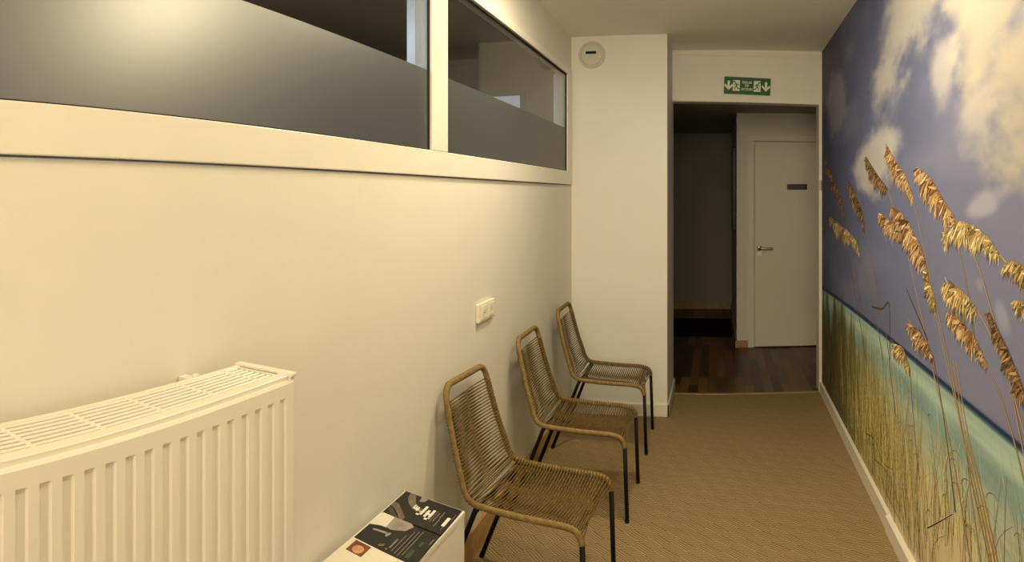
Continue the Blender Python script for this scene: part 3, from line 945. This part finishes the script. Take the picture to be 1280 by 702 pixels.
# far leaflet: black print, two forearms, white headline running along the wall direction
r, shp = leaflet('leaflet', (-1.001, 1.891), (0.223, -0.058), (0.0, 0.172), BZ, M['paper_black'],
                 'black leaflet with bold white headline at the far end of the white box', 'leaflets on the white box')
shp('photo', [[(0.10, .99), (0.20, .98), (0.30, .72), (0.42, .60), (0.55, .60), (0.60, .52), (0.50, .46), (0.34, .48), (0.22, .60), (0.12, .80)]], M['paper_mid'])
shp('photo', [[(0.0, .50), (0.10, .48), (0.26, .26), (0.36, .12), (0.36, .02), (0.28, .03), (0.20, .14), (0.0, .36)]], M['paper_mid'])
shp('photo', [[(0.02, .20), (0.16, .02), (0.30, .0), (0.24, .12), (0.08, .30)]], M['paper_dim'])
shp('photo', [[(0.30, .99), (0.42, .97), (0.40, .84), (0.33, .80)]], M['paper_grey'])
marks = [bar(.485, .40, .525, .74), bar(.44, .36, .485, .41), bar(.46, .47, .49, .51), bar(.56, .38, .60, .64), bar(.60, .48, .63, .54), bar(.63, .42, .67, .70), bar(.60, .30, .645, .36), bar(.64, .36, .675, .40),
         bar(.325, .52, .345, .66), bar(.345, .52, .365, .56), bar(.36, .50, .38, .64), bar(.385, .50, .40, .58), bar(.40, .47, .42, .62), bar(.43, .50, .445, .54)]
shp('headline', marks, M['print_white'], 0.0026)
shp('button', [bar(.895, .30, .945, .62)], M['print_white'], 0.0026)
shp('lettering', [bar(.735, .34, .75, .66), bar(.79, .50, .805, .74), bar(.80, .20, .815, .48), bar(.70, .28, .708, .70), bar(.965, .56, .972, .80), bar(.93, .16, .937, .28)], M['print_dim'], 0.0026)

# middle leaflet: pale sky corner, dark figure, lines of small type
r, shp = leaflet('leaflet', (-0.999, 1.716), (0.220, -0.057), (0.0, 0.180), BZ - 0.0, M['paper_black'],
                 'black leaflet with a pale corner and small text lines, middle of three on the box', 'leaflets on the white box')
shp('photo', [[(0.0, .52), (0.16, .60), (0.30, .62), (0.36, .99), (0.0, .99)]], M['paper_cream'])
shp('photo', [[(0.24, .62), (0.34, .60), (0.52, .72), (0.58, .92), (0.52, .99), (0.22, .99)]], M['paper_grey'], 0.0026)
shp('photo', [[(0.10, .44), (0.20, .47), (0.32, .50), (0.33, .44), (0.22, .42), (0.12, .40)], [(0.33, .46), (0.37, .52), (0.39, .50), (0.37, .38), (0.34, .38)]], M['paper_grey'], 0.0026)
shp('photo', [[(0.36, .12), (0.44, .18), (0.44, .10), (0.38, .06)]], M['paper_mid'], 0.0026)
shp('lettering', [bar(.52, .14, .545, .44), bar(.49, .06, .52, .10), bar(.585, .08, .595, .62), bar(.645, .06, .655, .80), bar(.70, .04, .71, .86), bar(.75, .10, .76, .90), bar(.955, .62, .97, .80)], M['print_dim'], 0.0026)
shp('footer', [bar(.80, .08, .86, .34), bar(.84, .48, .89, .62)], M['print_green'], 0.0026)

# near leaflet: cream card with a small portrait
r, shp = leaflet('leaflet', (-0.999, 1.505), (0.170, -0.047), (0.0, 0.205), BZ + 0.0035, M['paper_cream'],
                 'cream leaflet with a small portrait photo, nearest of three on the box', 'leaflets on the white box')
shp('portrait', [bar(.10, .68, .44, .97)], M['paper_hair'])
cx_, cy_ = .28, .80
shp('face', [[(cx_ + .11*math.cos(a), cy_ + .10*math.sin(a)) for a in np.linspace(0, 2*PI, 14)[:-1]]], M['paper_skin'], 0.0026)

# ------------------------------------------------------------------ wall socket
so = empty('wall_socket', (XL, 2.908, 1.022))
tag(so, 'white double power socket on the left wall above the middle chair', 'socket')
bm = bmesh.new()
add_box(bm, (0.0, -0.108, -0.041), (0.016, 0.108, 0.041), 0.004)
link('face_plate', bm, M['plastic'], so)
for yy in (-0.042, 0.050):
    bm = bmesh.new()
    add_box(bm, (0.015, yy - 0.034, -0.030), (0.019, yy + 0.034, 0.030), 0.002)
    f = link('socket_insert', bm, M['plastic'], so)
    bm = bmesh.new()
    add_disc(bm, (0.0185, yy, -0.002), (1, 0, 0), 0.0215, 0.0012, n=28, inner=0.0185)
    add_disc(bm, (0.0185, yy, -0.002), (1, 0, 0), 0.018, 0.0006, n=28)
    link('socket_well', bm, M['plastic'], f)
    bm = bmesh.new()
    for dy in (-0.009, 0.009):
        add_disc(bm, (0.0190, yy + dy, -0.002), (1, 0, 0), 0.0028, 0.0006, n=12)
    add_disc(bm, (0.0190, yy, 0.008), (1, 0, 0), 0.0024, 0.0012, n=12)
    link('socket_hole', bm, M['socket_hole'], f)

# ------------------------------------------------------------------ air vent on the pillar
ve = empty('air_vent', (-0.874, YP, 2.522))
tag(ve, 'round white air vent with a dark slot high on the pillar', 'vent')
bm = bmesh.new(); add_disc(bm, (0, 0, 0), (0, -1, 0), 0.096, 0.010, n=56, bev=0.006); link('rim', bm, M['vent'], ve)
bm = bmesh.new(); add_disc(bm, (0, -0.010, 0), (0, -1, 0), 0.082, 0.012, n=56, bev=0.010); cv = link('cover', bm, M['vent'], ve)
boxes('slot', [((-0.042, -0.0235, 0.004), (0.036, -0.021, 0.022))], M['vent_slot'], cv, 0.0008)
boxes('rib', [((-0.042, -0.0245, -0.010), (0.040, -0.021, -0.002)), ((-0.042, -0.0245, 0.022), (0.038, -0.021, 0.026)), ((0.034, -0.0255, -0.012), (0.040, -0.021, 0.030))], M['vent'], cv, 0.0008)

# ------------------------------------------------------------------ emergency exit sign
SW, SH = 0.359, 0.132
sg = empty('exit_sign', (0.2355, YH, 2.3765))
sg.rotation_euler = (0, math.radians(2.3), 0)
tag(sg, 'green emergency exit sign with white arrows above the opening', 'sign')
boxes('sign_plate', [((-SW/2, -0.007, -SH/2), (SW/2, -0.001, SH/2))], M['sign_green'], sg, 0.0012)
def arrow(cx):
    bm = bmesh.new()
    add_prism(bm, [(cx-.0095, -.0078, .036), (cx+.0095, -.0078, .036), (cx+.0095, -.0078, -.008), (cx+.026, -.0078, .012), (cx+.033, -.0078, .004), (cx+.033, -.0078, -.004), (cx, -.0078, -.037), (cx-.033, -.0078, -.004), (cx-.033, -.0078, .004), (cx-.026, -.0078, .012), (cx-.0095, -.0078, -.008)], (0, .001, 0))
    link('arrow', bm, M['sign_white'], sg)
arrow(-0.144); arrow(0.144)
def doorpic(cx, s):
    bm = bmesh.new()
    add_box(bm, (cx - 0.027, -0.0078, -0.041), (cx + 0.027, -0.0068, 0.042))
    b = link('doorway_pictogram', bm, M['sign_white'], sg)
    bm = bmesh.new()
    P = lambda pts: add_prism(bm, [(cx + s*x, -.0086, z) for x, z in pts], (0, .001, 0))
    P([(-.027, .036), (-.008, .036), (-.018, .026), (-.027, .026)])                                     # lintel notch
    c0 = (-.010, .024)
    P([(c0[0] + .0055*math.cos(a), c0[1] + .0055*math.sin(a)) for a in np.linspace(0, 2*PI, 13)[:-1]])  # head
    P([(-.004, .018), (.006, .016), (.008, .002), (.004, -.008), (-.006, -.006), (-.003, .006)])         # torso
    P([(-.004, .018), (-.016, .012), (-.020, .002), (-.016, .001), (-.012, .008), (-.002, .012)])        # arm ahead
    P([(.006, .016), (.016, .010), (.019, .001), (.015, .0), (.012, .007), (.006, .010)])                # arm behind
    P([(-.005, -.005), (.001, -.007), (-.008, -.018), (-.008, -.032), (-.013, -.032), (-.014, -.016)])   # leg ahead
    P([(-.001, -.006), (.006, -.006), (.014, -.018), (.027, -.022), (.027, -.028), (.010, -.024)])       # leg behind
    link('running_figure', bm, M['sign_green'], b)
doorpic(-0.085, 1); doorpic(0.076, -1)
def text_mesh(name, body, size, loc, mat, parent, width=None):
    cu = bpy.data.curves.new(name, 'FONT')
    cu.body = body; cu.size = size; cu.align_x = 'CENTER'; cu.align_y = 'CENTER'; cu.extrude = 0.0005; cu.offset = 0.0004
    tmp = bpy.data.objects.new(name + '_source', cu)
    COL.objects.link(tmp)
    dg = bpy.context.evaluated_depsgraph_get()
    me = bpy.data.meshes.new_from_object(tmp.evaluated_get(dg))
    bpy.data.objects.remove(tmp)
    me.materials.clear(); me.materials.append(mat)
    o = bpy.data.objects.new(name, me)
    COL.objects.link(o)
    o.parent = parent; o.location = loc; o.rotation_euler = (PI/2, 0, 0)
    if width:
        o.scale = (width / max(1e-6, o.dimensions.x), 1, 1)
    return o
text_mesh('lettering', 'ISSUE', 0.026, (-0.004, -0.0075, 0.026), M['sign_white'], sg, 0.074)
text_mesh('lettering', 'DE', 0.026, (-0.004, -0.0075, 0.001), M['sign_white'], sg, 0.030)
text_mesh('lettering', 'SECOURS', 0.026, (-0.002, -0.0075, -0.026), M['sign_white'], sg, 0.088)

# ------------------------------------------------------------------ lamps and added fill lights
def area(name, loc, power, col, size, shape='DISK', rot=(0, 0, 0), spread=PI, sy=None):
    l = bpy.data.lights.new(name, 'AREA')
    l.energy = power; l.color = col; l.shape = shape; l.size = size; l.spread = spread
    if sy: l.size_y = sy
    o = bpy.data.objects.new(name, l)
    COL.objects.link(o)
    o.location = loc; o.rotation_euler = rot
    return o
WARM = (1.0, 0.80, 0.45)
NEUT = (1.0, 0.86, 0.64)
area('ceiling_lamp_near', (-0.05, 0.35, CEIL - 0.03), 10, WARM, 0.30)
pl_ = bpy.data.lights.new('globe_lamp', 'POINT')
pl_.energy = 36; pl_.color = (1.0, 0.82, 0.48); pl_.shadow_soft_size = 0.13
go = bpy.data.objects.new('globe_lamp', pl_); COL.objects.link(go); go.location = (0.10, 2.0, 2.36)
area('ceiling_fill_far', (-0.40, 2.95, CEIL - 0.03), 21, (1.0, 0.86, 0.58), 0.26)  # unseen fill, added to brighten the far end of the room
area('waiting_room_fill', (-0.1, YB + 0.15, 1.75), 60, (1.0, 0.86, 0.62), 1.6, 'RECTANGLE', rot=(PI/2 + 0.36, 0, 0), sy=1.5)  # fill added behind the camera to lift pillar, door and ceiling
area('adjoining_room_light', (-1.9, 0.6, 2.5), 16, (0.70, 0.80, 1.0), 0.4, rot=(math.radians(60), 0, 0))

w = bpy.data.worlds.new('world')
SC.world = w
w.use_nodes = True
w.node_tree.nodes['Background'].inputs[0].default_value = (0.5, 0.48, 0.42, 1)
w.node_tree.nodes['Background'].inputs[1].default_value = 0.02

# ------------------------------------------------------------------ camera: a stitched sweep, cylindrical projection
cam = bpy.data.cameras.new('camera')
cam.type = 'PANO'
cam.panorama_type = 'CENTRAL_CYLINDRICAL'
FOC = 860.0
cam.central_cylindrical_range_u_min = -896 / FOC
cam.central_cylindrical_range_u_max = (1280 - 896) / FOC
cam.central_cylindrical_range_v_min = -(702 - 243) / FOC
cam.central_cylindrical_range_v_max = 243 / FOC
cam.clip_start = 0.02
co = bpy.data.objects.new('camera', cam)
COL.objects.link(co)
co.location = (0, 0, 1.54)
co.rotation_euler = (PI/2, 0, 0)
SC.camera = co

SC.view_settings.view_transform = 'Standard'
SC.view_settings.look = 'None'
SC.view_settings.exposure = 0.0
SC.view_settings.gamma = 1.0
SC.view_settings.use_curve_mapping = False
SC.cycles.max_bounces = 8
SC.cycles.diffuse_bounces = 5
SC.cycles.glossy_bounces = 4
SC.cycles.transparent_max_bounces = 12
SC.cycles.use_denoising = True
